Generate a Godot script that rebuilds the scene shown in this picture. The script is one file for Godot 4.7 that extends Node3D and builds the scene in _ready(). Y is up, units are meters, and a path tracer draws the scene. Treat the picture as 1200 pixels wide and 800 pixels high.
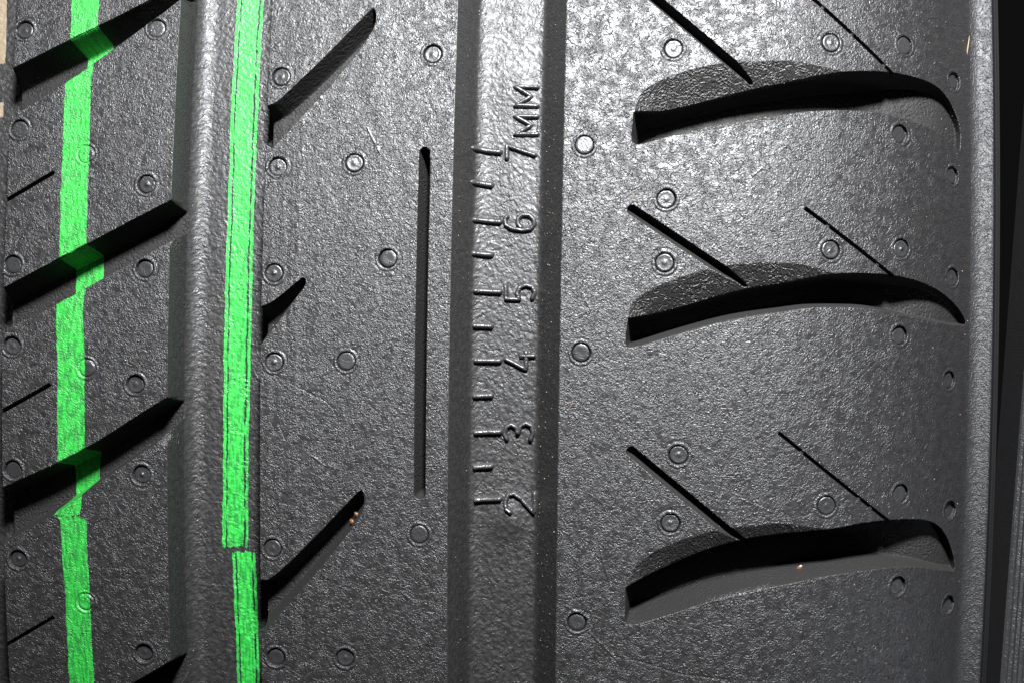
extends Node3D
# A close look at the tread of a car tyre that stands upright on the y axis' ground height.
# Lengths in the code are millimetres on the tyre: a runs along the axle, b along the circumference, d is the depth
# below the crown. point() turns them into metres.

const R := 440.0
const STEP := 0.13
const A0 := -90.0
const B0 := -60.0
const ROWS := 905

var cols := PackedFloat32Array()      # a of each column
var crown := PackedFloat32Array()     # depth of the tread's own top at each column
var base := PackedFloat32Array()      # the same with the main grooves cut in
var open_col := PackedByteArray()     # 1 where a column lies in a main groove
var hd := PackedFloat32Array()
var pa := PackedFloat32Array()
var pb := PackedFloat32Array()
var reg := PackedInt32Array()
var n := 0
var parts: Array = []                 # region number -> [node name, parent region or -1, material]
var made := {}
var tyre: Node3D
var M := {}
var rng := RandomNumberGenerator.new()


func _ready() -> void:
	rng.seed = 7
	var hub := R * 0.001
	var cam := Camera3D.new()
	cam.name = "camera"
	cam.transform = Transform3D(Basis(Vector3(0.99392911, 0.01625218, -0.10881542), Vector3(-0.01664371, 0.99985786, -0.00269074), Vector3(0.10875623, 0.0044855, 0.99405833)), Vector3(0.018599, hub + 0.00077, 0.170))
	cam.fov = 32.779
	cam.near = 0.01
	cam.far = 20.0
	add_child(cam)
	cam.current = true
	var we := WorldEnvironment.new()
	we.name = "surroundings"
	var env := Environment.new()
	env.background_mode = Environment.BG_COLOR
	env.background_color = Color(0.005, 0.005, 0.0053).linear_to_srgb()
	env.background_energy_multiplier = 1.0
	env.tonemap_mode = Environment.TONE_MAPPER_LINEAR
	env.tonemap_exposure = 1.0
	env.sdfgi_enabled = true
	env.ssao_enabled = true
	env.ssil_enabled = true
	we.environment = env
	add_child(we)
	torch("hand_torch", Vector3(0.036, hub + 0.174, 0.190), Vector3(0.021, hub + 0.043, 0.0), 42.0, 0.020, 0.60, Color(0.985, 0.99, 1.0))
	lamp("side_lamp", Vector3(0.26, hub - 0.16, 0.04), Vector3(0.10, hub - 0.06, -0.09), Vector2(0.05, 0.07), 0.012, Color(0.93, 0.95, 1.0))

	materials()
	tyre = Node3D.new()
	tyre.name = "car_tyre"
	tyre.position = Vector3(0, 0, -R * 0.001)
	tyre.set_meta("label", "black rubber car tyre with wide tread grooves and two bright green painted stripes")
	tyre.set_meta("category", "tyre")
	add_child(tyre)
	surface()
	carcass()
	ribbed_panel()
	gauge()
	stripes()
	grit()


func lamp(called: String, from: Vector3, to: Vector3, size: Vector2, energy: float, tint: Color) -> void:
	var l := AreaLight3D.new()
	l.name = called
	l.area_size = size
	l.light_energy = energy
	l.light_color = tint
	l.area_range = 3.0
	l.area_attenuation = 2.0
	l.shadow_enabled = true
	add_child(l)
	l.look_at_from_position(from, to, Vector3.UP)


func torch(called: String, from: Vector3, to: Vector3, angle: float, size: float, energy: float, tint: Color) -> void:
	var l := SpotLight3D.new()
	l.name = called
	l.spot_angle = angle
	l.spot_angle_attenuation = 1.0
	l.spot_range = 3.0
	l.spot_attenuation = 2.0
	l.light_size = size
	l.light_energy = energy
	l.light_color = tint
	l.shadow_enabled = true
	add_child(l)
	l.look_at_from_position(from, to, Vector3.UP)


# ---------------------------------------------------------------- materials

func grain_map(size: int, seed_: int, frequency: float, wrinkles: int, deep: float) -> ImageTexture:
	# moulded rubber: fine bumps that come and go in patches, crossed by short wrinkles in all directions
	var f := FastNoiseLite.new()
	f.seed = seed_
	f.noise_type = FastNoiseLite.TYPE_SIMPLEX_SMOOTH
	f.frequency = frequency
	f.fractal_octaves = 4
	f.fractal_gain = 0.68
	f.domain_warp_enabled = true
	f.domain_warp_amplitude = 9.0
	f.domain_warp_frequency = frequency * 0.5
	var bumps := f.get_seamless_image(size, size, false, false, 0.08, false).get_data()
	var c := FastNoiseLite.new()
	c.seed = seed_ + 1
	c.noise_type = FastNoiseLite.TYPE_CELLULAR
	c.frequency = frequency * 1.1
	c.fractal_type = FastNoiseLite.FRACTAL_NONE
	c.cellular_return_type = FastNoiseLite.RETURN_DISTANCE
	var pits := c.get_seamless_image(size, size, false, false, 0.08, false).get_data()
	var g := FastNoiseLite.new()
	g.seed = seed_ + 2
	g.frequency = 0.011
	g.fractal_octaves = 3
	var patches := g.get_seamless_image(size, size, false, false, 0.15).get_data()
	var h := PackedFloat32Array()
	h.resize(size * size)
	for k in size * size:
		var p := clampf(0.1 + 2.4 * (patches[k] / 255.0 - 0.2), 0.25, 1.7)
		h[k] = (bumps[k] / 255.0 - 0.5) * p * 1.1 - (pits[k] / 255.0) * 0.35 * p
	var r := RandomNumberGenerator.new()
	r.seed = seed_ + 3
	for w in wrinkles:
		var x := r.randf() * size
		var y := r.randf() * size
		var t := r.randf() * TAU
		var bend := r.randf_range(-0.03, 0.03)
		var high := r.randf_range(-deep, deep)
		var long := r.randi_range(8, 46)
		for k in long:
			var fade := high * sin(PI * (k + 0.5) / long)
			for q in range(-2, 3):
				var at := (posmod(int(y + cos(t) * q), size)) * size + posmod(int(x - sin(t) * q), size)
				h[at] = lerpf(h[at], h[at] + fade, [0.12, 0.5, 0.9, 0.5, 0.12][q + 2])
			x += cos(t)
			y += sin(t)
			t += bend
	var bytes := PackedByteArray()
	bytes.resize(size * size)
	for k in size * size:
		bytes[k] = clampi(int(150.0 + h[k] * 105.0), 0, 255)
	return ImageTexture.create_from_image(Image.create_from_data(size, size, false, Image.FORMAT_L8, bytes))


func noise_map(type: int, frequency: float, octaves: int, fractal: int, seed_: int, warp := 0.0, ramp: Gradient = null) -> NoiseTexture2D:
	var f := FastNoiseLite.new()
	f.noise_type = type
	f.seed = seed_
	f.frequency = frequency
	f.fractal_type = fractal
	f.fractal_octaves = octaves
	if warp > 0.0:
		f.domain_warp_enabled = true
		f.domain_warp_amplitude = warp
		f.domain_warp_frequency = frequency * 0.6
		f.domain_warp_fractal_type = FastNoiseLite.DOMAIN_WARP_FRACTAL_NONE
	if type == FastNoiseLite.TYPE_CELLULAR:
		f.cellular_return_type = FastNoiseLite.RETURN_DISTANCE
	var t := NoiseTexture2D.new()
	t.width = 2048
	t.height = 2048
	t.seamless = true
	t.seamless_blend_skirt = 0.08
	t.noise = f
	if ramp:
		t.color_ramp = ramp
	return t


func rubber(shade: Color, rough: float, grain: Texture2D, relief: float, tile: float, rough_map: Texture2D = null) -> StandardMaterial3D:
	var m := StandardMaterial3D.new()
	m.albedo_color = shade.linear_to_srgb()
	m.roughness = rough
	m.metallic_specular = 0.5
	if rough_map:
		m.roughness_texture = rough_map
	m.uv1_triplanar = true
	m.uv1_world_triplanar = true
	m.uv1_triplanar_sharpness = 4.0
	m.uv1_scale = Vector3.ONE / (tile * 0.001)
	m.heightmap_enabled = true
	m.heightmap_texture = grain
	m.heightmap_scale = relief * 0.1
	return m


func materials() -> void:
	var wrinkle := grain_map(1536, 3, 0.085, 14000, 0.55)
	var pebble := grain_map(1024, 11, 0.07, 1500, 0.28)
	var ramp := Gradient.new()
	ramp.set_color(0, Color(0.52, 0.52, 0.52))
	ramp.set_color(1, Color(1, 1, 1))
	var patch := noise_map(FastNoiseLite.TYPE_SIMPLEX, 0.012, 5, FastNoiseLite.FRACTAL_FBM, 5, 20.0, ramp)
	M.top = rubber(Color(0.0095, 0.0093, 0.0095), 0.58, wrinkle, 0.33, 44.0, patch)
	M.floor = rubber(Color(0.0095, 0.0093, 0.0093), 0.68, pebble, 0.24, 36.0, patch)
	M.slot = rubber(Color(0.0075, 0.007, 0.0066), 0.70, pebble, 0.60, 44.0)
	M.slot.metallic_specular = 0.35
	M.chamfer = rubber(Color(0.012, 0.0115, 0.011), 0.46, wrinkle, 0.9, 60.0)
	M.plug = rubber(Color(0.013, 0.013, 0.0135), 0.42, wrinkle, 0.14, 70.0)
	M.ledge = rubber(Color(0.0085, 0.0085, 0.009), 0.56, wrinkle, 0.40, 46.0)
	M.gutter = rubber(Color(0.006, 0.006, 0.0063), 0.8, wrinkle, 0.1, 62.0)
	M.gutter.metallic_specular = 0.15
	M.mark = rubber(Color(0.016, 0.0155, 0.016), 0.40, wrinkle, 0.16, 62.0)
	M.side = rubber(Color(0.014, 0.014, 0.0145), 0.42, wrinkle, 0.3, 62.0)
	M.green = paint(Color(0.012, 0.225, 0.024), 9, 0.35, wrinkle)
	M.green_streaked = paint(Color(0.013, 0.25, 0.028), 10, 1.0, pebble)
	M.cream = rubber(Color(0.13, 0.10, 0.065), 0.6, pebble, 0.12, 90.0)
	M.amber = rubber(Color(0.075, 0.036, 0.013), 0.35, pebble, 0.02, 60.0)
	M.dust = rubber(Color(0.15, 0.10, 0.065), 0.8, pebble, 0.01, 60.0)
	M.straw = rubber(Color(0.12, 0.075, 0.035), 0.6, pebble, 0.01, 60.0)


func paint(shade: Color, seed_: int, streaks: float, grain: Texture2D) -> StandardMaterial3D:
	var m := rubber(shade, 0.5, grain, 0.34, 52.0)
	# worn places, where the black rubber shows through: long streaks near the two edges, and specks
	var f := FastNoiseLite.new()
	f.seed = seed_
	f.frequency = 0.02
	var im := Image.create(96, 1024, false, Image.FORMAT_RGBA8)
	for y in 1024:
		var l1 := 0.15 + 0.02 * f.get_noise_2d(5.0, y * 0.4)
		var l2 := 0.86 + 0.03 * f.get_noise_2d(90.0, y * 0.5)
		var w1 := 0.040 * clampf(0.9 + 1.5 * f.get_noise_2d(300.0, y * 1.1), 0.0, 1.0)
		var w2 := 0.050 * clampf(0.9 + 1.7 * f.get_noise_2d(500.0, y * 1.4), 0.0, 1.0)
		for x in 96:
			var u := x / 95.0
			var k := 0.0
			if streaks > 0.5:
				k = maxf(clampf((w1 - absf(u - l1)) * 90.0, 0.0, 1.0), clampf((w2 - absf(u - l2)) * 90.0, 0.0, 1.0))
				k = maxf(k, clampf((f.get_noise_2d(x * 9.0, y * 0.35) - 0.50) * 5.0, 0.0, 0.8))
			k = maxf(k, clampf((f.get_noise_2d(x * 22.0 + 900.0, y * 25.0) - 0.30) * 2.2, 0.0, 0.6))
			k = maxf(k, clampf(0.20 + 0.9 * f.get_noise_2d(x * 3.0 + 50.0, y * 1.6 + 4000.0), 0.0, 0.5))
			im.set_pixel(x, y, Color(0.02, 0.10, 0.07, k))
	m.detail_enabled = true
	m.detail_uv_layer = BaseMaterial3D.DETAIL_UV_2
	m.detail_blend_mode = BaseMaterial3D.BLEND_MODE_MIX
	m.detail_albedo = ImageTexture.create_from_image(im)
	return m


# ---------------------------------------------------------------- the moulded surface

func point(a: float, b: float, d: float) -> Vector3:
	var r := (R - d) * 0.001
	var t := b / R
	return Vector3(a * 0.001, R * 0.001 + r * sin(t), r * cos(t))


func smooth_min(x: float, y: float, k: float) -> float:
	var h := clampf(0.5 + 0.5 * (y - x) / k, 0.0, 1.0)
	return lerpf(y, x, h) - k * h * (1.0 - h)


const SHOULDER := [31.05, 0.0, 34.1, 0.08, 37.14, 0.32, 40.21, 0.75, 43.29, 1.37, 46.43, 2.22, 49.64, 3.33, 52.95, 4.75, 56.33, 6.48, 59.91, 8.68, 63.7, 11.53, 67.77, 15.23, 69.38, 16.94, 69.99, 17.39, 70.59, 17.66, 71.37, 17.74, 72.2, 17.49, 73.09, 17.04]
const EDGES := [-93.0, -79.46, -52.75, -38.22, -9.29, 7.05]   # the main grooves lie between pairs of these
const FILLETS := [2.0, 1.0, 3.4, 1.2, 3.4, 4.0]               # how round they meet the floor
const FILLET_FROM := [0.0, 0.0, 0.0, 0.0, 0.9, 1.3]
const RUNS := [2.0, 2.0, 0.35, 0.35, 2.3, 3.7]                  # how far their walls lean


func shoulder(a: float) -> float:
	for i in range(0, SHOULDER.size() - 2, 2):
		if a < SHOULDER[i + 2]:
			if a < SHOULDER[i]:
				return 0.0
			return lerpf(SHOULDER[i + 1], SHOULDER[i + 3], (a - SHOULDER[i]) / (SHOULDER[i + 2] - SHOULDER[i]))
	return 17.04


func groove_depth(a: float) -> float:
	for g in range(0, 6, 2):
		if a > EDGES[g] and a < EDGES[g + 1]:
			var wall := minf((a - EDGES[g]) * 7.5 / RUNS[g], (EDGES[g + 1] - a) * 7.5 / RUNS[g + 1])
			var r: float = FILLETS[g]
			if EDGES[g + 1] - a < a - EDGES[g]:
				r = FILLETS[g + 1]
			var t := minf(a - EDGES[g], EDGES[g + 1] - a)
			var bowl := 7.5 - r + sqrt(maxf(r * r - pow(maxf(r + FILLET_FROM[g] - t, 0.0), 2.0), 0.0))
			return smooth_min(wall, bowl, 0.9)
	return 0.0


func region(called: String, parent: int, mat: StandardMaterial3D) -> int:
	parts.append([called, parent, mat])
	return parts.size() - 1


func surface() -> void:
	var a := A0
	while a < 73.10:
		cols.append(a)
		a += STEP
	n = cols.size()
	cols[n - 1] = 73.09
	for e in EDGES:
		var k := roundi((e - A0) / STEP)
		if k > 0 and k < n:
			cols[k] = e
	# regions 0 .. 6: the parts that run round the tyre
	region("circumferential_groove", -1, M.floor)   # 0, at the left edge of the view
	region("tread_rib", -1, M.top)                  # 1
	region("tread_rib", -1, M.top)                  # 2
	region("tread_rib", -1, M.top)                  # 3, the wide one that ends in the shoulder
	region("circumferential_groove", -1, M.floor)   # 4
	region("circumferential_groove", -1, M.floor)   # 5, with the gauge
	region("shoulder_ledge", -1, M.ledge)            # 6
	var reg_row := PackedInt32Array()
	var top := PackedFloat32Array()
	for i in n:
		var x := cols[i]
		top.append(shoulder(x))
		base.append(top[i] + groove_depth(x))
		var r := 3
		if x < EDGES[1]: r = 0
		elif x < EDGES[2]: r = 1
		elif x < EDGES[3]: r = 4
		elif x < EDGES[4]: r = 2
		elif x < EDGES[5]: r = 5
		elif x > 69.8: r = 6
		reg_row.append(r)
		open_col.append(1 if r in [0, 4, 5] else 0)
	# the shoulder's polyline is rounded; the crisp groove edges stay
	crown = top.duplicate()
	for pass_ in 3:
		var q := crown.duplicate()
		for i in range(4, n - 1):
			var s := 0.0
			var c := 0
			for k in range(-3, 4):
				if i + k < n:
					s += q[i + k]
					c += 1
			crown[i] = s / c
	for i in n:
		base[i] += crown[i] - top[i]
	var b_row := PackedFloat32Array()
	b_row.resize(n)
	for j in ROWS:
		hd.append_array(base)
		pa.append_array(cols)
		reg.append_array(reg_row)
		b_row.fill(B0 + j * STEP)
		pb.append_array(b_row)
	undulate()
	cut_everything()
	emit_regions()


func undulate() -> void:
	var f := FastNoiseLite.new()
	f.seed = 21
	f.frequency = 0.05
	f.fractal_octaves = 3
	var g := FastNoiseLite.new()
	g.seed = 22
	g.frequency = 0.55
	g.fractal_octaves = 2
	var h := FastNoiseLite.new()
	h.seed = 23
	h.frequency = 1.15
	h.fractal_octaves = 2
	h.domain_warp_enabled = true
	h.domain_warp_amplitude = 1.2
	h.domain_warp_frequency = 0.4
	for j in ROWS:
		var y := B0 + j * STEP
		for i in n:
			var x := cols[i]
			var k := 0.10 * f.get_noise_2d(x * 2.2, y * 0.7) + 0.025 * g.get_noise_2d(x, y) + 0.04 * h.get_noise_2d(x, y)
			if open_col[i] == 1:
				k += 0.05 * g.get_noise_2d(x * 1.7 + 300.0, y * 1.7)
			hd[j * n + i] += k


func rounded(flat: Array) -> Array:
	# cuts the blunt corners of an outline twice; sharp ones stay
	for pass_ in 2:
		var out := []
		var c := int(flat.size() / 2.0)
		for i in c:
			var p := Vector2(flat[2 * ((i + c - 1) % c)], flat[2 * ((i + c - 1) % c) + 1])
			var q := Vector2(flat[2 * i], flat[2 * i + 1])
			var s := Vector2(flat[2 * ((i + 1) % c)], flat[2 * ((i + 1) % c) + 1])
			if absf((q - p).angle_to(s - q)) > 1.0:
				out.append_array([q.x, q.y])
			else:
				var u := q.lerp(p, 0.25)
				var w := q.lerp(s, 0.25)
				out.append_array([u.x, u.y, w.x, w.y])
		flat = out
	return flat


func carve(flat: Array, r: int, depth: float, slope: float, k: float, taper := false) -> void:
	var xs := PackedFloat32Array()
	var ys := PackedFloat32Array()
	for i in range(0, flat.size(), 2):
		xs.append(flat[i])
		ys.append(flat[i + 1])
	var c := xs.size()
	var lo := Vector2(1e9, 1e9)
	var hi := -lo
	for i in c:
		lo = lo.min(Vector2(xs[i], ys[i]))
		hi = hi.max(Vector2(xs[i], ys[i]))
	var i0 := clampi(int((lo.x - A0) / STEP) - 1, 1, n - 2)
	var i1 := clampi(int((hi.x - A0) / STEP) + 2, 1, n - 2)
	var j0 := clampi(int((lo.y - B0) / STEP) - 1, 0, ROWS - 1)
	var j1 := clampi(int((hi.y - B0) / STEP) + 2, 0, ROWS - 1)
	for j in range(j0, j1 + 1):
		var y := B0 + j * STEP
		for i in range(i0, i1 + 1):
			var x := cols[i]
			var best := 1e9
			var bx := 0.0
			var by := 0.0
			var inside := false
			var ax := xs[c - 1]
			var ay := ys[c - 1]
			for s in c:
				var cx := xs[s]
				var cy := ys[s]
				var ex := cx - ax
				var ey := cy - ay
				var t := clampf(((x - ax) * ex + (y - ay) * ey) / (ex * ex + ey * ey), 0.0, 1.0)
				var qx := ax + ex * t - x
				var qy := ay + ey * t - y
				var q := qx * qx + qy * qy
				if q < best:
					best = q
					bx = qx
					by = qy
				if (cy > y) != (ay > y) and x < (ax - cx) * (y - cy) / (ay - cy) + cx:
					inside = not inside
				ax = cx
				ay = cy
			best = sqrt(best)
			apply(j * n + i, i, -best if inside else best, bx, by, r, depth * (1.0 - 0.72 * smoothstep(49.0, 66.5, x)) if taper else depth, slope, k)


func apply(at: int, i: int, sd: float, bx: float, by: float, r: int, depth: float, slope: float, k: float) -> void:
	if absf(sd) < STEP * 0.55 and open_col[i] == 0 and hd[at] - crown[i] < 0.3:
		pa[at] = cols[i] + bx    # the vertex moves onto the outline, so that the edge is clean
		pb[at] = pb[at] + by if absf(pb[at] - (B0 + floori(float(at) / n) * STEP)) < 0.001 else pb[at]
		return
	if sd >= 0.0:
		return
	var d := crown[i] + smooth_min(-sd * slope, depth, k)
	if d > hd[at]:
		hd[at] = d
		reg[at] = r


func lateral_groove(flat: Array, rib: int, depth: float, slope: float, k: float, taper := false) -> void:
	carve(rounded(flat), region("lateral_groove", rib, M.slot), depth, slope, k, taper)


func groove_chamfer(flat: Array, rib: int, depth: float, slope: float) -> void:
	carve(rounded(flat), region("groove_chamfer", rib, M.chamfer), depth, slope, 0.4)


func sipe(flat: Array, rib: int, width: float, depth: float, bridges: Array, lean := 7.0) -> void:
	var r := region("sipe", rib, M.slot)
	var p := Vector2(flat[0], flat[1])
	var q := Vector2(flat[2], flat[3])
	var e := q - p
	var long := e.length()
	var lo := p.min(q) - Vector2.ONE * (width + 0.3)
	var hi := p.max(q) + Vector2.ONE * (width + 0.3)
	for j in range(clampi(int((lo.y - B0) / STEP), 0, ROWS - 1), clampi(int((hi.y - B0) / STEP), 0, ROWS - 1) + 1):
		for i in range(clampi(int((lo.x - A0) / STEP), 1, n - 2), clampi(int((hi.x - A0) / STEP), 1, n - 2) + 1):
			var v := Vector2(cols[i], B0 + j * STEP)
			var t := clampf((v - p).dot(e) / (long * long), 0.0, 1.0)
			var to := p + e * t - v
			var l := to.length()
			var sd := l - width * 0.5
			if sd > 0.2:
				continue
			var d := depth
			for s in bridges:
				d = minf(d, 0.3 + maxf(0.0, absf(t - s) * long - 0.25) * 4.0)
			var off := to * (sd / l) if l > 0.001 else Vector2.ZERO
			apply(j * n + i, i, sd, off.x, off.y, r, d, lean if to.y > 0.0 else 7.0, 0.5)


func recess(x: float, y: float, radius: float, depth: float, r: int) -> void:
	for j in range(clampi(int((y - 2.6 - B0) / STEP), 0, ROWS - 1), clampi(int((y + 2.6 - B0) / STEP), 0, ROWS - 1) + 1):
		for i in range(clampi(int((x - 2.6 - A0) / STEP), 1, n - 2), clampi(int((x + 2.6 - A0) / STEP), 1, n - 2) + 1):
			var v := Vector2(cols[i] - x, B0 + j * STEP - y)
			var stretch := 1.0 / sqrt(1.0 + pow((crown[mini(i + 3, n - 1)] - crown[i - 1]) / (4.0 * STEP), 2.0))
			var l := Vector2(v.x / stretch, v.y).length()
			var at := j * n + i
			if l > radius + 0.05:
				hd[at] -= 0.08 * exp(-pow((l - radius - 0.27) / 0.15, 2.0)) - 0.05 * exp(-pow((l - radius - 0.62) / 0.15, 2.0))
			if depth > 0.0:
				var sd := l - radius
				var off := v * (-sd / maxf(l, 0.01))
				apply(at, i, sd, off.x, off.y, reg[at], depth, 6.0, 0.1)
			else:
				hd[at] += 0.26 * exp(-pow((l - radius) / 0.13, 2.0))
				if l < radius:
					reg[at] = r


func hairline(line: Array, sign_: float) -> void:
	for s in range(0, line.size() - 2, 2):
		var p := Vector2(line[s], line[s + 1])
		var q := Vector2(line[s + 2], line[s + 3])
		var lo := p.min(q) - Vector2.ONE * 0.5
		var hi := p.max(q) + Vector2.ONE * 0.5
		for j in range(clampi(int((lo.y - B0) / STEP), 0, ROWS - 1), clampi(int((hi.y - B0) / STEP), 0, ROWS - 1) + 1):
			for i in range(clampi(int((lo.x - A0) / STEP), 1, n - 2), clampi(int((hi.x - A0) / STEP), 1, n - 2) + 1):
				var v := Vector2(cols[i], B0 + j * STEP)
				var l := (Geometry2D.get_closest_point_to_segment(v, p, q) - v).length()
				hd[j * n + i] += sign_ * exp(-pow(l / 0.12, 2.0))


func swelling(x: float, y: float, rx: float, ry: float, high: float) -> void:
	for j in range(clampi(int((y - 2.5 * ry - B0) / STEP), 0, ROWS - 1), clampi(int((y + 2.5 * ry - B0) / STEP), 0, ROWS - 1) + 1):
		for i in range(clampi(int((x - 2.5 * rx - A0) / STEP), 1, n - 2), clampi(int((x + 2.5 * rx - A0) / STEP), 1, n - 2) + 1):
			hd[j * n + i] -= high * exp(-pow((cols[i] - x) / rx, 2.0) - pow((B0 + j * STEP - y) / ry, 2.0))


func cut_everything() -> void:
	lateral_groove([-83.46, 39, -79.13, 41.7, -66.4, 47.86, -57.83, 52.14, -49.2, 56.84, -49.16, 56.14, -51.07, 53.96, -54.04, 51.12, -67.36, 41.18, -72.31, 37.96, -78.24, 34.35, -82.98, 31.26], 1, 5.8, 5.5, 0.7)
	lateral_groove([-81.96, 5.52, -79.89, 6.74, -61.51, 16.25, -51.22, 21.55, -49.09, 22.34, -48.98, 19.2, -51.96, 15.27, -53.94, 13.69, -63.2, 8.63, -70.95, 4.34, -78.79, 0.67, -81.84, -1.36], 1, 5.8, 5.5, 0.7)
	lateral_groove([-81.91, -25.3, -79.78, -24.17, -66.09, -17.92, -53.27, -9.47, -50.3, -8.24, -48.42, -7.42, -48.41, -9.89, -51.89, -13.88, -54.06, -16.15, -57.33, -18.34, -63.37, -22.6, -70.91, -27.9, -79.98, -33.06, -82.17, -35.45], 1, 5.8, 5.5, 0.7)
	lateral_groove([-72.8, -62.18, -65.53, -58.22, -58.51, -54.07, -50.61, -49.12, -48.25, -47.91, -48.35, -51.35, -51.22, -55.09, -53.23, -57.15, -58.82, -61.4, -73.37, -70.92], 1, 5.8, 5.5, 0.7)
	groove_chamfer([-54.33, -16.42, -52.43, -16.9, -46.77, -16.74, -46.79, -9.85, -54.33, -13.54], 1, 5.0, 1.0)
	groove_chamfer([-54.21, 13.69, -52.17, 13.31, -47.19, 13.35, -47.39, 19.99, -54.29, 16.3], 1, 5.0, 1.0)
	lateral_groove([-41.84, 33.11, -38.06, 35.34, -36.73, 35.6, -29.46, 42.83, -22.88, 49.97, -22.37, 50.36, -21.81, 49.68, -21.87, 47.81, -22.71, 45.95, -25.58, 41.86, -29.24, 37.4, -36.36, 29.41, -38.68, 27.45, -41.54, 25.23], 2, 3.9, 3.4, 0.8)
	lateral_groove([-41.6, 2.54, -38.05, 4.78, -36.73, 5.05, -32.7, 8.45, -31.92, 9.1, -31.39, 8.85, -31.37, 7.82, -33.04, 5.62, -36.78, 0.68, -38.6, -1.67, -41.49, -4.56], 2, 3.9, 3.4, 0.8)
	lateral_groove([-40.87, -38.55, -38.17, -36.84, -36.56, -37.04, -29.46, -29.92, -23.15, -23.07, -22.37, -22.66, -21.97, -23.43, -22.1, -25.76, -23.8, -28.41, -28.42, -34.34, -32.85, -39.55, -37.35, -44.83, -38.45, -46.51, -41.1, -50.03], 2, 3.9, 3.4, 0.8)
	lateral_groove([17.11, 31.59, 17.32, 34.01, 22.14, 35.26, 27.43, 36.62, 33.67, 38.12, 39.09, 39.13, 42.08, 39.66, 47.42, 40.6, 55.31, 41.65, 60.17, 41.52, 63.23, 41.02, 65.66, 39.34, 67.81, 35.45, 67.46, 31.62, 66.12, 32.29, 63.66, 33.77, 58.7, 34.57, 53.93, 35.03, 50.7, 35.02, 45.01, 34.63, 39.13, 33.81, 29.57, 32.31, 24.67, 30.93, 18.02, 29.06, 17.27, 29.31, 17, 30.32], 3, 7.1, 7.0, 0.7, true)
	lateral_groove([16.75, 1.53, 16.96, 3.64, 23.83, 5.6, 29.91, 7.53, 33.67, 8.57, 39.4, 9.41, 42.36, 9.98, 45.74, 10.58, 50.89, 10.9, 55.88, 10.89, 61.82, 9.82, 65.8, 7.82, 68.55, 5.25, 69.11, 3.77, 66.2, 3.66, 62.98, 4.09, 58.94, 4.6, 54.18, 5.47, 50.57, 5.86, 43.29, 5.67, 39.47, 4.97, 34.1, 4.14, 29.98, 3.22, 23.9, 1.39, 18.88, -0.3, 16.91, -0.59, 16.64, 0.28], 3, 7.1, 7.0, 0.7, true)
	lateral_groove([17.28, -39.39, 17.23, -35.92, 22.41, -33.16, 28.52, -30.14, 34.36, -28.19, 40.12, -27.25, 46.9, -26.76, 51.7, -25.99, 57.3, -25.91, 62.31, -26.49, 64.88, -27.96, 66.63, -30.48, 67.96, -33.96, 68.06, -35.95, 65.19, -35.01, 60.01, -33.49, 55.18, -33.14, 48.39, -33.47, 44.06, -34.03, 40.32, -34.83, 34.91, -35.75, 28.81, -37.75, 22.54, -40.2, 18.82, -41.53, 17.44, -41.46, 17.18, -40.69], 3, 7.1, 7.0, 0.7, true)
	groove_chamfer([17.21, 32.86, 17.67, 35.15, 18.14, 36.68, 19.98, 38.21, 23.31, 39.71, 29.47, 41.19, 34.14, 41.43, 39.57, 41.7, 42.95, 41.38, 47.94, 40.65, 48.6, 37.11, 39.14, 32.93, 30.56, 31.55, 18.51, 29.69], 3, 3.0, 0.68)
	groove_chamfer([16.86, 2.15, 17.05, 5.64, 18.76, 7.15, 22.91, 9.19, 28.27, 10.98, 31.55, 11.63, 36.42, 12.07, 40.6, 11.91, 43.59, 11.5, 46.88, 10.62, 47.57, 7.65, 39.47, 4.85, 30.95, 3.23, 18.14, -0.32], 3, 3.0, 0.68)
	groove_chamfer([17.25, -37.46, 17.82, -33.59, 20.51, -30.94, 23.94, -29.04, 28.95, -27.22, 32.61, -26.48, 37.13, -25.88, 40.09, -25.75, 43.09, -26.15, 48.32, -26.95, 49.08, -30.69, 40.32, -34.83, 31.74, -36.86, 18.43, -41.02], 3, 3.0, 0.68)
	sipe([-82.24, 18.92, -72.03, 24.81], 1, 0.62, 3.0, [])
	sipe([-81.64, -13.41, -71.75, -7.9], 1, 0.62, 3.0, [])
	sipe([-82.7, -51.07, -71.79, -44.46], 1, 0.62, 3.0, [])
	sipe([-13.69, 27.95, -13.59, -22.91], 2, 1.7, 6.0, [])
	sipe([18.25, 52.77, 34.16, 38.63], 3, 1.55, 4.2, [], 2.4)
	sipe([17.31, 19.49, 33.79, 8.57], 3, 1.55, 4.2, [], 2.4)
	sipe([17.78, -15.78, 34.26, -28.94], 3, 1.55, 4.2, [], 2.4)
	sipe([42.56, 51.84, 55.72, 41.19], 3, 0.55, 3.0, [0.16, 0.5, 0.88])
	sipe([42.36, 19.91, 55.74, 10.63], 3, 0.55, 3.0, [0.25, 0.82])
	sipe([39.05, -12.68, 55.91, -26.17], 3, 0.55, 3.0, [0.2, 0.72, 0.83])
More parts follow.
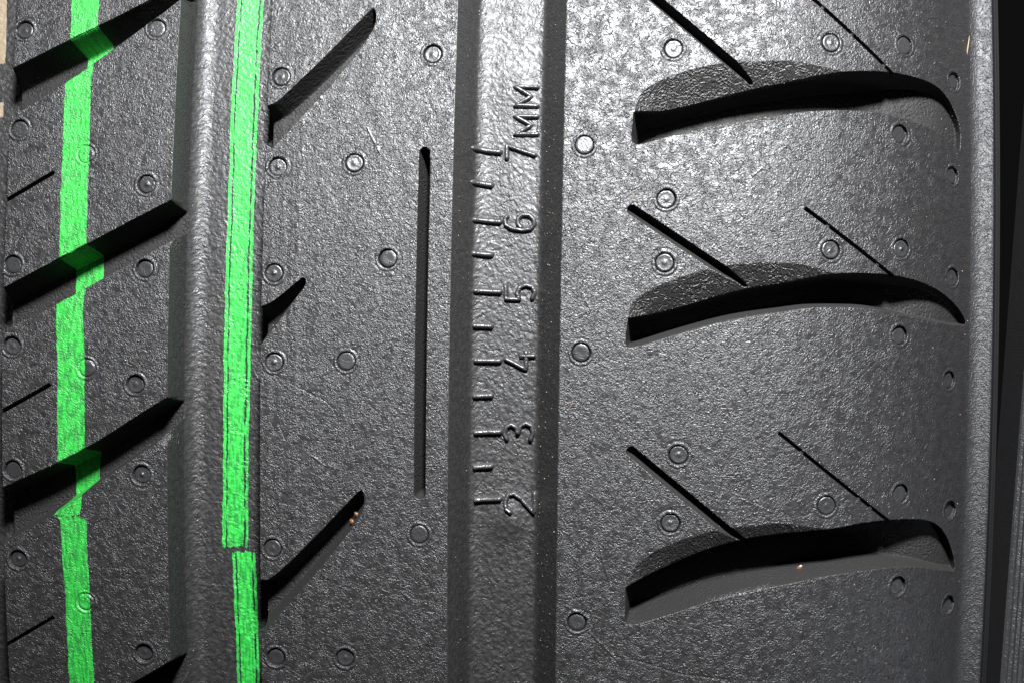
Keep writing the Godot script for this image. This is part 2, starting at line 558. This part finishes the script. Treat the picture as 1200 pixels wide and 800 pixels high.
	var plug_spots := {1: [[-78.01, 47.6, 0.3], [-77.82, 31.78, 0.3], [-56.43, 47.59, 0.22], [-56.84, 23.11, 0.2], [-78.04, 10.59, 0.3], [-56.7, 10.14, 0.3], [-77.92, -1.95, 0.35], [-57.89, -7.48, 0.35], [-77.77, -21.17, 0.35], [-56.93, -21.35, 0.32], [-77.23, -35.26, 0.34], [-57.09, -49.43, 0.36]],
		2: [[-36.24, 39.7, 0.1], [-36.23, 25.89, 0.3], [-36.3, 9.7, 0.12], [-36.06, -3.69, 0.12], [-36.24, -32, 0.12], [-35.95, -49.1, 0.28], [-12.93, 43.05, 0.06], [-24.38, 26.41, 0.06], [-18.92, 12.04, 0.1], [-25.01, -3.35, 0.12], [-25.11, -48.72, 0.22], [-13.63, -29.1, 0.08]],
		3: [[22.89, 43.45, 0.22], [22.23, 21.14, 0.06], [10.16, 29.07, 0.06], [22.13, 11.79, 0.1], [10.21, -1.45, 0.1], [24.57, -16.09, 0.2], [23.64, -26.15, 0.16], [10.14, -41.52, 0.2], [45.87, 44.84, 0.05], [57.59, 46.22, 0.25], [56.84, 32.3, 0.3], [66.52, 42.79, 0.3], [66.12, 27.35, 0.2], [46.07, 14.08, 0.08], [57.09, 14.95, 0.2], [66.24, 11.22, 0.15], [57, 1.85, 0.25], [65.9, -4.96, 0.25], [46.17, -23.2, 0.15], [57.74, -22.04, 0.2], [66.75, -25.68, 0.4], [57.82, -36.24, 0.35], [67.14, -41.2, 0.4]]}
	var painted_plugs := [[-66.77, 27.74], [-65.71, -5.15], [-66.25, -41.62]]
	for rib in plug_spots:
		for s in plug_spots[rib]:
			recess(s[0], s[1], 1.44, 0.75, rib)
			plugs.append([rib, s[0], s[1], s[2]])
	for s in painted_plugs:
		recess(s[0], s[1], 1.36, 0.0, region("vent_plug", 1, M.plug))
	var turn := 1.0
	for line in [[48.31, 20.83, 53.33, 18.38, 56.09, 15.78], [12.98, -28.03, 13.79, -31.83, 15.23, -36.26], [8.45, -38.22, 12.48, -37.27], [8.46, -39.12, 12.79, -41.27], [18.27, -46.76, 25.82, -48.75, 32.04, -49.23], [54.68, 52.33, 57.19, 50.85, 59.64, 48.7], [58.74, -41.2, 55.72, -46.85], [-30.79, -17.22, -28.15, -19.09, -25.78, -19.67], [-31.91, -7.59, -27.95, -9.43], [-20.49, -0.72, -15.35, 1.02], [-28.26, -5.59, -26.69, -4.79], [-22.59, 31.73, -20.5, 27.83], [-33.12, 31.76, -32.54, 26.54], [38.2, -24.12, 33.87, -22.31], [51.28, -37.31, 56.11, -39.43, 60.47, -40.57], [11.92, -42.87, 16.4, -47.24], [36.58, 44.93, 41.57, 43.22], [49.28, 28.48, 53.26, 27.97], [49.73, -5.43, 52.97, -2.28]]:
		hairline(line, 0.07 * turn)
		turn = -turn
	for k in 170:
		var p := Vector2(rng.randf_range(-76.0, 66.0), rng.randf_range(-52.0, 50.0))
		var q := p + Vector2.from_angle(rng.randf_range(0.2, 2.6)) * rng.randf_range(0.8, 3.0) * (2.5 if k % 9 == 0 else 1.0)
		if groove_depth(p.x) == 0.0 and groove_depth(q.x) == 0.0:
			hairline([p.x, p.y, q.x, q.y], rng.randf_range(-0.085, 0.07))
	swelling(-0.9, -28.0, 2.6, 3.2, 0.7)
	swelling(-0.8, 40.0, 3.0, 4.0, 0.35)
	for k in 5:
		swelling(-32.6 - 0.9 * k * k * 0.3, 0.0, 0.5, 70.0, 0.05)


var plugs: Array = []


func emit_regions() -> void:
	var pos := PackedVector3Array()
	pos.resize(n * ROWS)
	for k in n * ROWS:
		var r := (R - hd[k]) * 0.001
		var t := pb[k] / R
		pos[k] = Vector3(pa[k] * 0.001, R * 0.001 + r * sin(t), r * cos(t))
	var nor := PackedVector3Array()
	nor.resize(n * ROWS)
	for j in ROWS:
		var up := mini(j + 1, ROWS - 1) * n
		var dn := maxi(j - 1, 0) * n
		for i in n:
			nor[j * n + i] = (pos[j * n + mini(i + 1, n - 1)] - pos[j * n + maxi(i - 1, 0)]).cross(pos[up + i] - pos[dn + i]).normalized()
	# each cell goes to the region of its lower left vertex, or to the one cut deeper
	var cells := {}
	for j in ROWS - 1:
		for i in n - 1:
			var at := j * n + i
			var r := reg[at]
			if reg[at + 1] > r: r = reg[at + 1]
			if reg[at + n] > r: r = reg[at + n]
			if not cells.has(r):
				cells[r] = PackedInt32Array()
			cells[r].append(at)
	for r in parts.size():
		if not cells.has(r):
			continue
		var list: PackedInt32Array = cells[r]
		var index := {}
		var new_index := PackedInt32Array()
		var v := PackedVector3Array()
		var nn := PackedVector3Array()
		var local := PackedInt32Array()
		local.resize(n * ROWS if list.size() > 20000 else 0)
		var big := local.size() > 0
		for at in list:
			var quad := [at, at + 1, at + n + 1, at + n]
			var ids := [0, 0, 0, 0]
			for c in 4:
				var g: int = quad[c]
				var id := 0
				if big:
					id = local[g]
				else:
					id = index.get(g, 0)
				if id == 0:
					v.append(pos[g])
					nn.append(nor[g])
					id = v.size()
					if big:
						local[g] = id
					else:
						index[g] = id
				ids[c] = id - 1
			# the shorter diagonal
			if pos[quad[0]].distance_squared_to(pos[quad[2]]) < pos[quad[1]].distance_squared_to(pos[quad[3]]):
				new_index.append(ids[0]); new_index.append(ids[2]); new_index.append(ids[1])
				new_index.append(ids[0]); new_index.append(ids[3]); new_index.append(ids[2])
			else:
				new_index.append(ids[0]); new_index.append(ids[3]); new_index.append(ids[1])
				new_index.append(ids[1]); new_index.append(ids[3]); new_index.append(ids[2])
		var arrays := []
		arrays.resize(Mesh.ARRAY_MAX)
		arrays[Mesh.ARRAY_VERTEX] = v
		arrays[Mesh.ARRAY_NORMAL] = nn
		arrays[Mesh.ARRAY_INDEX] = new_index
		var me := ArrayMesh.new()
		me.add_surface_from_arrays(Mesh.PRIMITIVE_TRIANGLES, arrays)
		made[r] = put(parts[r][0], me, parts[r][2], tyre if parts[r][1] < 0 else made[parts[r][1]])
	vent_plugs()


func put(called: String, me: Mesh, mat: Material, parent: Node) -> MeshInstance3D:
	var o := MeshInstance3D.new()
	var c := 0
	o.name = called
	while parent.has_node(NodePath(o.name)):
		c += 1
		o.name = "%s_%03d" % [called, c]
	o.mesh = me
	o.material_override = mat
	parent.add_child(o, true)
	return o


func turned(profile: Array, wobble: float, seed_: int) -> ArrayMesh:
	# a small disc from (radius, height) pairs in millimetres, centre first; its axis is z
	var r := RandomNumberGenerator.new()
	r.seed = seed_
	var st := SurfaceTool.new()
	st.begin(Mesh.PRIMITIVE_TRIANGLES)
	var seg := 28
	var rim := []
	for s in seg:
		rim.append(1.0 + r.randf_range(-wobble, wobble))
	for k in range(0, profile.size() - 2, 2):
		for s in seg:
			var q := []
			for e in [[k, s], [k + 2, s], [k + 2, s + 1], [k, s + 1]]:
				var t: float = TAU * e[1] / seg
				var rad: float = profile[e[0]] * 0.001 * rim[e[1] % seg]
				q.append(Vector3(cos(t) * rad, sin(t) * rad, profile[e[0] + 1] * 0.001))
			for c in [0, 2, 1, 0, 3, 2]:
				st.set_smooth_group(0 if k < profile.size() - 6 else 1)
				st.add_vertex(q[c])
	st.generate_normals()
	return st.commit()


func vent_plugs() -> void:
	var kinds := [turned([0.0, 0.16, 0.2, 0.14, 0.27, 0.02, 0.6, -0.03, 1.0, -0.02, 1.19, 0.0, 1.28, -0.08, 1.3, -0.5, 1.3, -0.9], 0.035, 8),
		turned([0.0, -0.02, 0.12, -0.01, 0.5, -0.02, 0.9, 0.0, 1.2, 0.0, 1.3, -0.08, 1.32, -0.5, 1.32, -0.9], 0.012, 4),
		turned([0.0, -0.06, 0.25, -0.05, 0.7, 0.0, 1.1, 0.01, 1.22, -0.06, 1.25, -0.5, 1.25, -0.9], 0.03, 5),
		turned([0.0, 0.0, 0.3, -0.03, 0.34, -0.05, 0.8, -0.05, 1.0, -0.01, 1.18, 0.0, 1.27, -0.09, 1.28, -0.5, 1.28, -0.9], 0.02, 6)]
	for s in plugs:
		var i := roundi((s[1] - A0) / STEP)
		var tilt := atan2(crown[mini(i + 4, n - 1)] - crown[i - 4], cols[mini(i + 4, n - 1)] - cols[i - 4])
		var o := put("vent_plug", kinds[maxi(0, rng.randi() % 10 - 6)] if rng.randf() < 0.25 else kinds[1 + rng.randi() % 3], M.plug, made[s[0]])
		var way := Basis(Vector3.UP, tilt)
		way = Basis(Vector3.RIGHT, -s[2] / R) * way
		way = way * Basis(Vector3.RIGHT, rng.randf_range(-0.07, 0.07)) * Basis(Vector3.UP, rng.randf_range(-0.07, 0.07)) * Basis(Vector3.BACK, rng.randf() * TAU)
		o.transform = Transform3D(way, point(s[1] + rng.randf_range(-0.08, 0.08), s[2] + rng.randf_range(-0.08, 0.08), crown[i]) - way.z * s[3] * 0.001)


# ---------------------------------------------------------------- the rest of the ring

func ring(called: String, prof: Array, b_from: float, b_to: float, segs: int, mat: Material) -> void:
	# prof: (a, d) pairs from left to right, swept round the axle
	var v := PackedVector3Array()
	var nn := PackedVector3Array()
	var ix := PackedInt32Array()
	var c := int(prof.size() / 2.0)
	for s in segs + 1:
		var b := lerpf(b_from, b_to, float(s) / segs)
		var t := b / R
		for k in c:
			v.append(point(prof[2 * k], b, prof[2 * k + 1]))
			var k0 := maxi(k - 1, 0)
			var k1 := mini(k + 1, c - 1)
			var da: float = prof[2 * k1] - prof[2 * k0]
			var dd: float = prof[2 * k1 + 1] - prof[2 * k0 + 1]
			var o := Vector2(dd, da).normalized()
			nn.append(Vector3(o.x, o.y * sin(t), o.y * cos(t)))
	for s in segs:
		for k in c - 1:
			var p := s * c + k
			for e in [p, p + c + 1, p + 1, p, p + c, p + c + 1]:
				ix.append(e)
	var arrays := []
	arrays.resize(Mesh.ARRAY_MAX)
	arrays[Mesh.ARRAY_VERTEX] = v
	arrays[Mesh.ARRAY_NORMAL] = nn
	arrays[Mesh.ARRAY_INDEX] = ix
	var me := ArrayMesh.new()
	me.add_surface_from_arrays(Mesh.PRIMITIVE_TRIANGLES, arrays)
	put(called, me, mat, tyre)


func carcass() -> void:
	var whole := TAU * R
	# below the ledge: a moulding lip, then the wall that swells out of sight of the camera
	var right := [73.09, 17.04, 73.3, 17.1, 73.5, 17.5, 73.7, 18.4, 74.2, 20.3, 74.5, 20.75, 74.75, 20.75, 74.85, 20.5, 75.0, 20.4, 75.15, 20.5, 75.25, 21.0, 75.2, 24.0, 75.4, 32.0]
	for k in 12:
		right.append_array([75.6 + k * 0.8, 36.0 + k * 3.6])
	right.append_array([85.5, 82.0, 85.5, 95.0, 83.0, 108.0, 78.0, 120.0, 72.0, 130.0, 66.0, 136.0, 60.0, 138.0, 56.0, 134.0])
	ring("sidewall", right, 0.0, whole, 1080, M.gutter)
	var left := [-76.0, 134.0, -88.0, 138.0, -104.0, 134.0, -124.0, 120.0, -138.0, 104.0, -146.0, 84.0, -146.0, 66.0, -141.0, 44.0, -134.0, 26.0, -129.0, 17.0, -125.0, 11.0, -119.0, 6.0, -111.0, 2.0, -104.0, 0.4, -98.0, 0.0, -93.1, 0.0, -93.0, 0.0]
	for k in 8:
		var x: float = -92.95 + k * 0.45
		left.append_array([x, groove_depth(x)])
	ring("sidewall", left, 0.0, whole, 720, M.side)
	var rest := []
	for i in range(0, n, 5):
		rest.append_array([cols[i], base[i]])
	rest.append_array([73.09, 17.04])
	ring("tread_band", rest, B0 + (ROWS - 1) * STEP, whole + B0, 500, M.top)


func ribbed_panel() -> void:
	# stands behind the tyre, seen past its right edge; its ridges run along it
	var st := SurfaceTool.new()
	st.begin(Mesh.PRIMITIVE_TRIANGLES)
	var from := Vector3(98.73, -73.63, -95.0)
	var along := (Vector3(101.88, -17.27, -95.0) - from).normalized()
	var across := along.cross(Vector3.BACK).normalized()
	var outline := []
	for k in 121:
		outline.append(Vector2(k * 0.28, 0.17 * cos(k * PI / 2.0) + 0.1 * sin(k * 0.31) - 0.0035 * pow(k * 0.28, 2.0)))
	outline.append(Vector2(33.7, -14.0))
	outline.append(Vector2(0.0, -14.0))
	var c := outline.size()
	for k in c:
		var p: Vector2 = outline[k]
		var q: Vector2 = outline[(k + 1) % c]
		var e := []
		for v in [[p, -60.0], [p, 190.0], [q, 190.0], [q, -60.0]]:
			var w: Vector2 = v[0]
			e.append((from + across * w.x + along * v[1] + Vector3.BACK * w.y + Vector3(0, R, 0)) * 0.001)
		for s in [0, 1, 2, 0, 2, 3]:
			st.set_smooth_group(-1)
			st.add_vertex(e[s])
	for end in [-60.0, 190.0]:
		for k in range(0, 120):
			var e := []
			for w in [outline[k], outline[k + 1], Vector2(outline[k + 1].x, -14.0), Vector2(outline[k].x, -14.0)]:
				e.append((from + across * w.x + along * end + Vector3.BACK * w.y + Vector3(0, R, 0)) * 0.001)
			for s in ([0, 1, 2, 0, 2, 3] if end > 0.0 else [0, 2, 1, 0, 3, 2]):
				st.set_smooth_group(-1)
				st.add_vertex(e[s])
	st.generate_normals()
	var o := put("ribbed_panel", st.commit(), M.side, self)
	o.set_meta("label", "dark grey panel with fine lengthwise ridges behind the tyre's lower right edge")
	o.set_meta("category", "panel")


# ---------------------------------------------------------------- raised marks on the groove floor

func floor_depth(a: float, b: float) -> float:
	var fi := clampf((a - A0) / STEP, 0.0, n - 1.01)
	var fj := clampf((b - B0) / STEP, 0.0, ROWS - 1.01)
	var i := int(fi)
	var j := int(fj)
	var u := fi - i
	var w := fj - j
	var at := j * n + i
	return lerpf(lerpf(hd[at], hd[at + 1], u), lerpf(hd[at + n], hd[at + n + 1], u), w)


func ridge(st: SurfaceTool, path: PackedVector2Array, half: float, high: float) -> void:
	# a rounded moulded stroke that follows the path over the floor
	var pts := PackedVector2Array()
	for k in path.size() - 1:
		var cuts := maxi(1, int(path[k].distance_to(path[k + 1]) / 0.3))
		for c in cuts:
			pts.append(path[k].lerp(path[k + 1], float(c) / cuts))
	pts.append(path[path.size() - 1])
	var first := (pts[0] - pts[1]).normalized()
	var last := (pts[pts.size() - 1] - pts[pts.size() - 2]).normalized()
	pts.insert(0, pts[0] + first * half * 0.8)
	pts.append(pts[pts.size() - 1] + last * half * 0.8)
	var shape := [[-1.3, -0.15], [-1.0, 0.25], [-0.72, 0.82], [-0.2, 1.0], [0.35, 0.95], [0.85, 0.4], [1.2, -0.15]]
	var rows := []
	for k in pts.size():
		var dir := (pts[mini(k + 1, pts.size() - 1)] - pts[maxi(k - 1, 0)]).normalized()
		var side := Vector2(-dir.y, dir.x)
		var end := k == 0 or k == pts.size() - 1
		var row := []
		for s in shape:
			var q: Vector2 = pts[k] + side * s[0] * half * (0.45 if end else 1.0)
			var h: float = -0.12 * high if end else s[1] * high
			row.append(point(q.x, q.y, floor_depth(q.x, q.y) - h))
		rows.append(row)
	for k in rows.size() - 1:
		for s in 6:
			for q in [rows[k][s], rows[k + 1][s + 1], rows[k + 1][s], rows[k][s], rows[k][s + 1], rows[k + 1][s + 1]]:
				st.set_smooth_group(0)
				st.add_vertex(q)


const STROKES := {
	"7": [[0, 1, 1, 1, 0.28, 0]],
	"M": [[0, 0, 0, 1, 0.5, 0.3, 1, 1, 1, 0]],
	"6": [[0.92, 0.9, 0.7, 1, 0.35, 0.97, 0.1, 0.75, 0, 0.4, 0.08, 0.12, 0.35, 0, 0.7, 0.02, 0.96, 0.17, 0.98, 0.4, 0.75, 0.55, 0.4, 0.55, 0.1, 0.42]],
	"5": [[0.95, 1, 0.1, 1, 0.06, 0.55, 0.45, 0.62, 0.85, 0.52, 1, 0.3, 0.86, 0.08, 0.5, 0, 0.05, 0.1]],
	"4": [[0.72, 0, 0.72, 0.5], [0.6, 1, 0, 0.3, 1, 0.3]],
	"3": [[0.05, 0.9, 0.4, 1, 0.8, 0.92, 0.92, 0.75, 0.75, 0.57, 0.4, 0.53], [0.4, 0.53, 0.85, 0.44, 1, 0.25, 0.85, 0.06, 0.45, 0, 0.02, 0.1]],
	"2": [[0.03, 0.78, 0.2, 0.95, 0.55, 1, 0.9, 0.88, 0.95, 0.68, 0.72, 0.44, 0.02, 0, 1, 0]],
}


func gauge() -> void:
	var groove: Node = made[5]
	for tick in [[-7.15, 30.18, -3.13, 29.68], [-6.88, 18.98, -2.89, 18.66], [-6.66, 7.81, -2.67, 7.67], [-6.47, -3.05, -2.49, -3.03], [-6.32, -14.34, -2.34, -14.14], [-6.22, -25.03, -2.23, -24.66], [-7.15, 24.82, -4.34, 24.43], [-6.9, 13.68, -4.11, 13.45], [-6.69, 2.34, -3.9, 2.27], [-6.53, -8.59, -3.74, -8.51], [-6.4, -19.84, -3.61, -19.6]]:
		var st := SurfaceTool.new()
		st.begin(Mesh.PRIMITIVE_TRIANGLES)
		ridge(st, PackedVector2Array([Vector2(tick[0], tick[1]), Vector2(tick[2], tick[3])]), 0.46, 0.72)
		st.generate_normals()
		put("gauge_mark", st.commit(), M.mark, groove)
	for mark in [["7", 2.33, 28.56, 2.28, 30.73, -2.18, 28.57], ["M", 2.64, 32.5, 2.57, 35.36, -0.94, 32.51], ["M", 2.54, 37.01, 2.46, 40.03, -1.05, 37.03], ["6", 2.3, 17.38, 2.25, 19.8, -2.2, 17.36], ["5", 2.63, 6.43, 2.59, 8.83, -1.85, 6.37], ["4", 2.8, -4.24, 2.76, -1.44, -1.81, -4.33], ["3", 2.7, -15.47, 2.66, -12.66, -1.79, -15.59], ["2", 2.97, -26.78, 2.93, -23.53, -1.54, -26.93]]:
		var o := Vector2(mark[1], mark[2])
		var u := Vector2(mark[3], mark[4]) - o
		var w := Vector2(mark[5], mark[6]) - o
		var st := SurfaceTool.new()
		st.begin(Mesh.PRIMITIVE_TRIANGLES)
		for stroke in STROKES[mark[0]]:
			var path := PackedVector2Array()
			for k in range(0, stroke.size(), 2):
				path.append(o + u * stroke[k] + w * stroke[k + 1])
			ridge(st, path, 0.37, 0.66)
		st.generate_normals()
		put("raised_letter" if mark[0] == "M" else "raised_digit", st.commit(), M.mark, groove)


# ---------------------------------------------------------------- painted stripes

func skin(a: float, b: float, lift: float) -> Vector3:
	var e := 0.08
	var x := point(a + e, b, floor_depth(a + e, b)) - point(a - e, b, floor_depth(a - e, b))
	var y := point(a, b + e, floor_depth(a, b + e)) - point(a, b - e, floor_depth(a, b - e))
	return point(a, b, floor_depth(a, b)) + x.cross(y).normalized() * lift * 0.001


func paint_stripe(pieces: Array, streaked: float, mat: Material, label := "") -> void:
	var f := FastNoiseLite.new()
	f.seed = 31 + int(streaked * 10.0)
	f.frequency = 0.3
	var st := SurfaceTool.new()
	st.begin(Mesh.PRIMITIVE_TRIANGLES)
	var across := 26
	for list in pieces:
		var b: float = list[0]
		var stop: float = list[list.size() - 3]
		var rows := []
		var k := 0
		while b >= stop:
			while k < list.size() - 6 and b < list[k + 3]:
				k += 3
			var t: float = (list[k] - b) / (list[k] - list[k + 3])
			var l: float = lerpf(list[k + 1], list[k + 4], t) + 0.16 * f.get_noise_2d(b, 0.0) + 0.09 * f.get_noise_2d(b * 5.0, 20.0)
			var r: float = lerpf(list[k + 2], list[k + 5], t) + 0.13 * f.get_noise_2d(b, 50.0) + 0.09 * f.get_noise_2d(b * 5.0, 70.0)
			var row := []
			for c in across + 1:
				var u := float(c) / across
				var ragged := 0.0
				if list[0] - b < 0.4 or b - stop < 0.4:
					ragged = 0.55 * f.get_noise_2d(u * 18.0, stop)
				row.append([skin(lerpf(l, r, u), b + ragged, 0.035), Vector2(u, b / 110.0)])
			rows.append(row)
			b -= 0.14
		for j in rows.size() - 1:
			for c in across:
				for q in [rows[j][c], rows[j][c + 1], rows[j + 1][c + 1], rows[j][c], rows[j + 1][c + 1], rows[j + 1][c]]:
					st.set_uv2(q[1])
					st.set_smooth_group(0)
					st.add_vertex(q[0])
	st.index()
	st.generate_normals()
	var o := put("paint_stripe", st.commit(), mat, tyre)
	if label:
		o.set_meta("label", label)


func stripes() -> void:
	paint_stripe([[55.38, -70.59, -66.1, 52.31, -70.49, -66.02, 44.04, -70.19, -66.01, 39.16, -70.71, -66.54, 31.62, -70.56, -66.33, 24.82, -70.51, -66.22, 16.34, -70.45, -66.17, 8.06, -70.48, -65.93, 4.38, -70.67, -66.4, -1.4, -70.57, -66.16, -4.94, -70.39, -65.98, -17.98, -70.37, -66.02, -26.21, -70.33, -66.59, -28.1, -71.05, -66.89], [-28.28, -70.64, -66.06, -29, -70.1, -65.8, -35.58, -69.83, -65.66, -41, -69.58, -65.53, -54.38, -69.42, -65.34, -57.9, -69.46, -65.37]], 0.2, M.green, "bright green painted stripe across the ribbed blocks, stepping down into their grooves")
	paint_stripe([[58.37, -46.6, -42.2, 55.16, -46.54, -42.16, 45.06, -46.55, -42.19, 35.86, -46.67, -42.19, 26.78, -46.51, -42.25, 17.5, -46.55, -42.23, 8.84, -46.61, -42.22, -0.08, -46.65, -42.26, -18.38, -46.64, -42.53, -28.38, -46.82, -42.55, -34.14, -46.95, -42.74], [-34.78, -45.28, -41.49, -42.42, -45.11, -41.31, -45.56, -45.03, -41.23, -51.04, -44.88, -41.2, -56.44, -44.89, -41.19, -60.12, -44.86, -41.15]], 1.0, M.green_streaked, "streaky green painted stripe along the bottom of a groove, broken near its lower end")
	paint_stripe([[59.17, -89.32, -86.04, 49.91, -88.52, -85.41, 44.62, -88.11, -85.16], [38.08, -87.66, -85.01, 35.48, -87.5, -85]], 0.4, M.cream, "cream painted stripe in the groove at the tyre's far side")


# ---------------------------------------------------------------- grit caught in the tread

func crumb(called: String, label: String, category: String, a: float, b: float, lift: float, size: Vector3, seed_: int, mat: Material, turn := 0.6) -> void:
	var r := FastNoiseLite.new()
	r.seed = seed_
	r.frequency = 0.9
	var sp := SphereMesh.new()
	sp.radius = 0.5
	sp.height = 1.0
	sp.radial_segments = 14
	sp.rings = 8
	var ar := sp.get_mesh_arrays()
	var v: PackedVector3Array = ar[Mesh.ARRAY_VERTEX]
	for i in v.size():
		v[i] = v[i] * (1.0 + 0.55 * r.get_noise_3dv(v[i] * 2.0)) * size * 0.001
	ar[Mesh.ARRAY_VERTEX] = v
	ar[Mesh.ARRAY_NORMAL] = null
	ar[Mesh.ARRAY_TANGENT] = null
	var st := SurfaceTool.new()
	st.create_from_arrays(ar)
	st.generate_normals()
	var o := put(called, st.commit(), mat, self)
	o.position = skin(a, b, lift) + tyre.position
	o.rotation.z = turn
	o.set_meta("label", label)
	o.set_meta("category", category)


func grit() -> void:
	crumb("sand_grain", "larger amber sand grain near the upper end of the slanting groove in the middle rib", "sand grain", -24.1, -27.96, 0.2, Vector3(0.7, 0.9, 0.7), 1, M.amber)
	crumb("sand_grain", "smaller amber sand grain just above the larger one in the slanting groove", "sand grain", -23.5, -26.88, 0.2, Vector3(0.55, 0.8, 0.6), 2, M.amber)
	crumb("orange_crumb", "jagged orange crumb on the lower edge of the lowest curved groove", "crumb", 43.1, -33.6, 0.1, Vector3(1.1, 0.6, 0.4), 3, M.amber)
	crumb("straw_fibre", "short straw coloured fibre on the worn shoulder beside the pale ledge", "fibre", 69.23, 49.27, 0.1, Vector3(0.22, 3.2, 0.22), 5, M.straw, -0.12)
	# dust: far too many tiny specks to count
	var ball := SphereMesh.new()
	ball.radius = 0.00005
	ball.height = 0.0001
	ball.radial_segments = 6
	ball.rings = 3
	var mm := MultiMesh.new()
	mm.transform_format = MultiMesh.TRANSFORM_3D
	mm.mesh = ball
	mm.instance_count = 1800
	for k in 1800:
		var a := rng.randf_range(-78.0, 70.0)
		if k % 3 == 0:
			a = [-50.8, -38.4, -8.0, 5.2, 4.2][rng.randi() % 5] + rng.randfn(0.0, 0.8)
		var b := rng.randf_range(-55.0, 53.0)
		var s := 0.5 + 1.3 * pow(rng.randf(), 4.0)
		mm.set_instance_transform(k, Transform3D(Basis.from_euler(Vector3(rng.randf() * 6.0, rng.randf() * 6.0, 0.0)).scaled(Vector3(s, s * rng.randf_range(0.6, 1.6), s)), skin(a, b, 0.03) + tyre.position))
	var d := MultiMeshInstance3D.new()
	d.name = "dust"
	d.multimesh = mm
	d.material_override = M.dust
	d.set_meta("kind", "stuff")
	d.set_meta("label", "pale brown dust specks scattered over the black tread")
	d.set_meta("category", "dust")
	add_child(d)
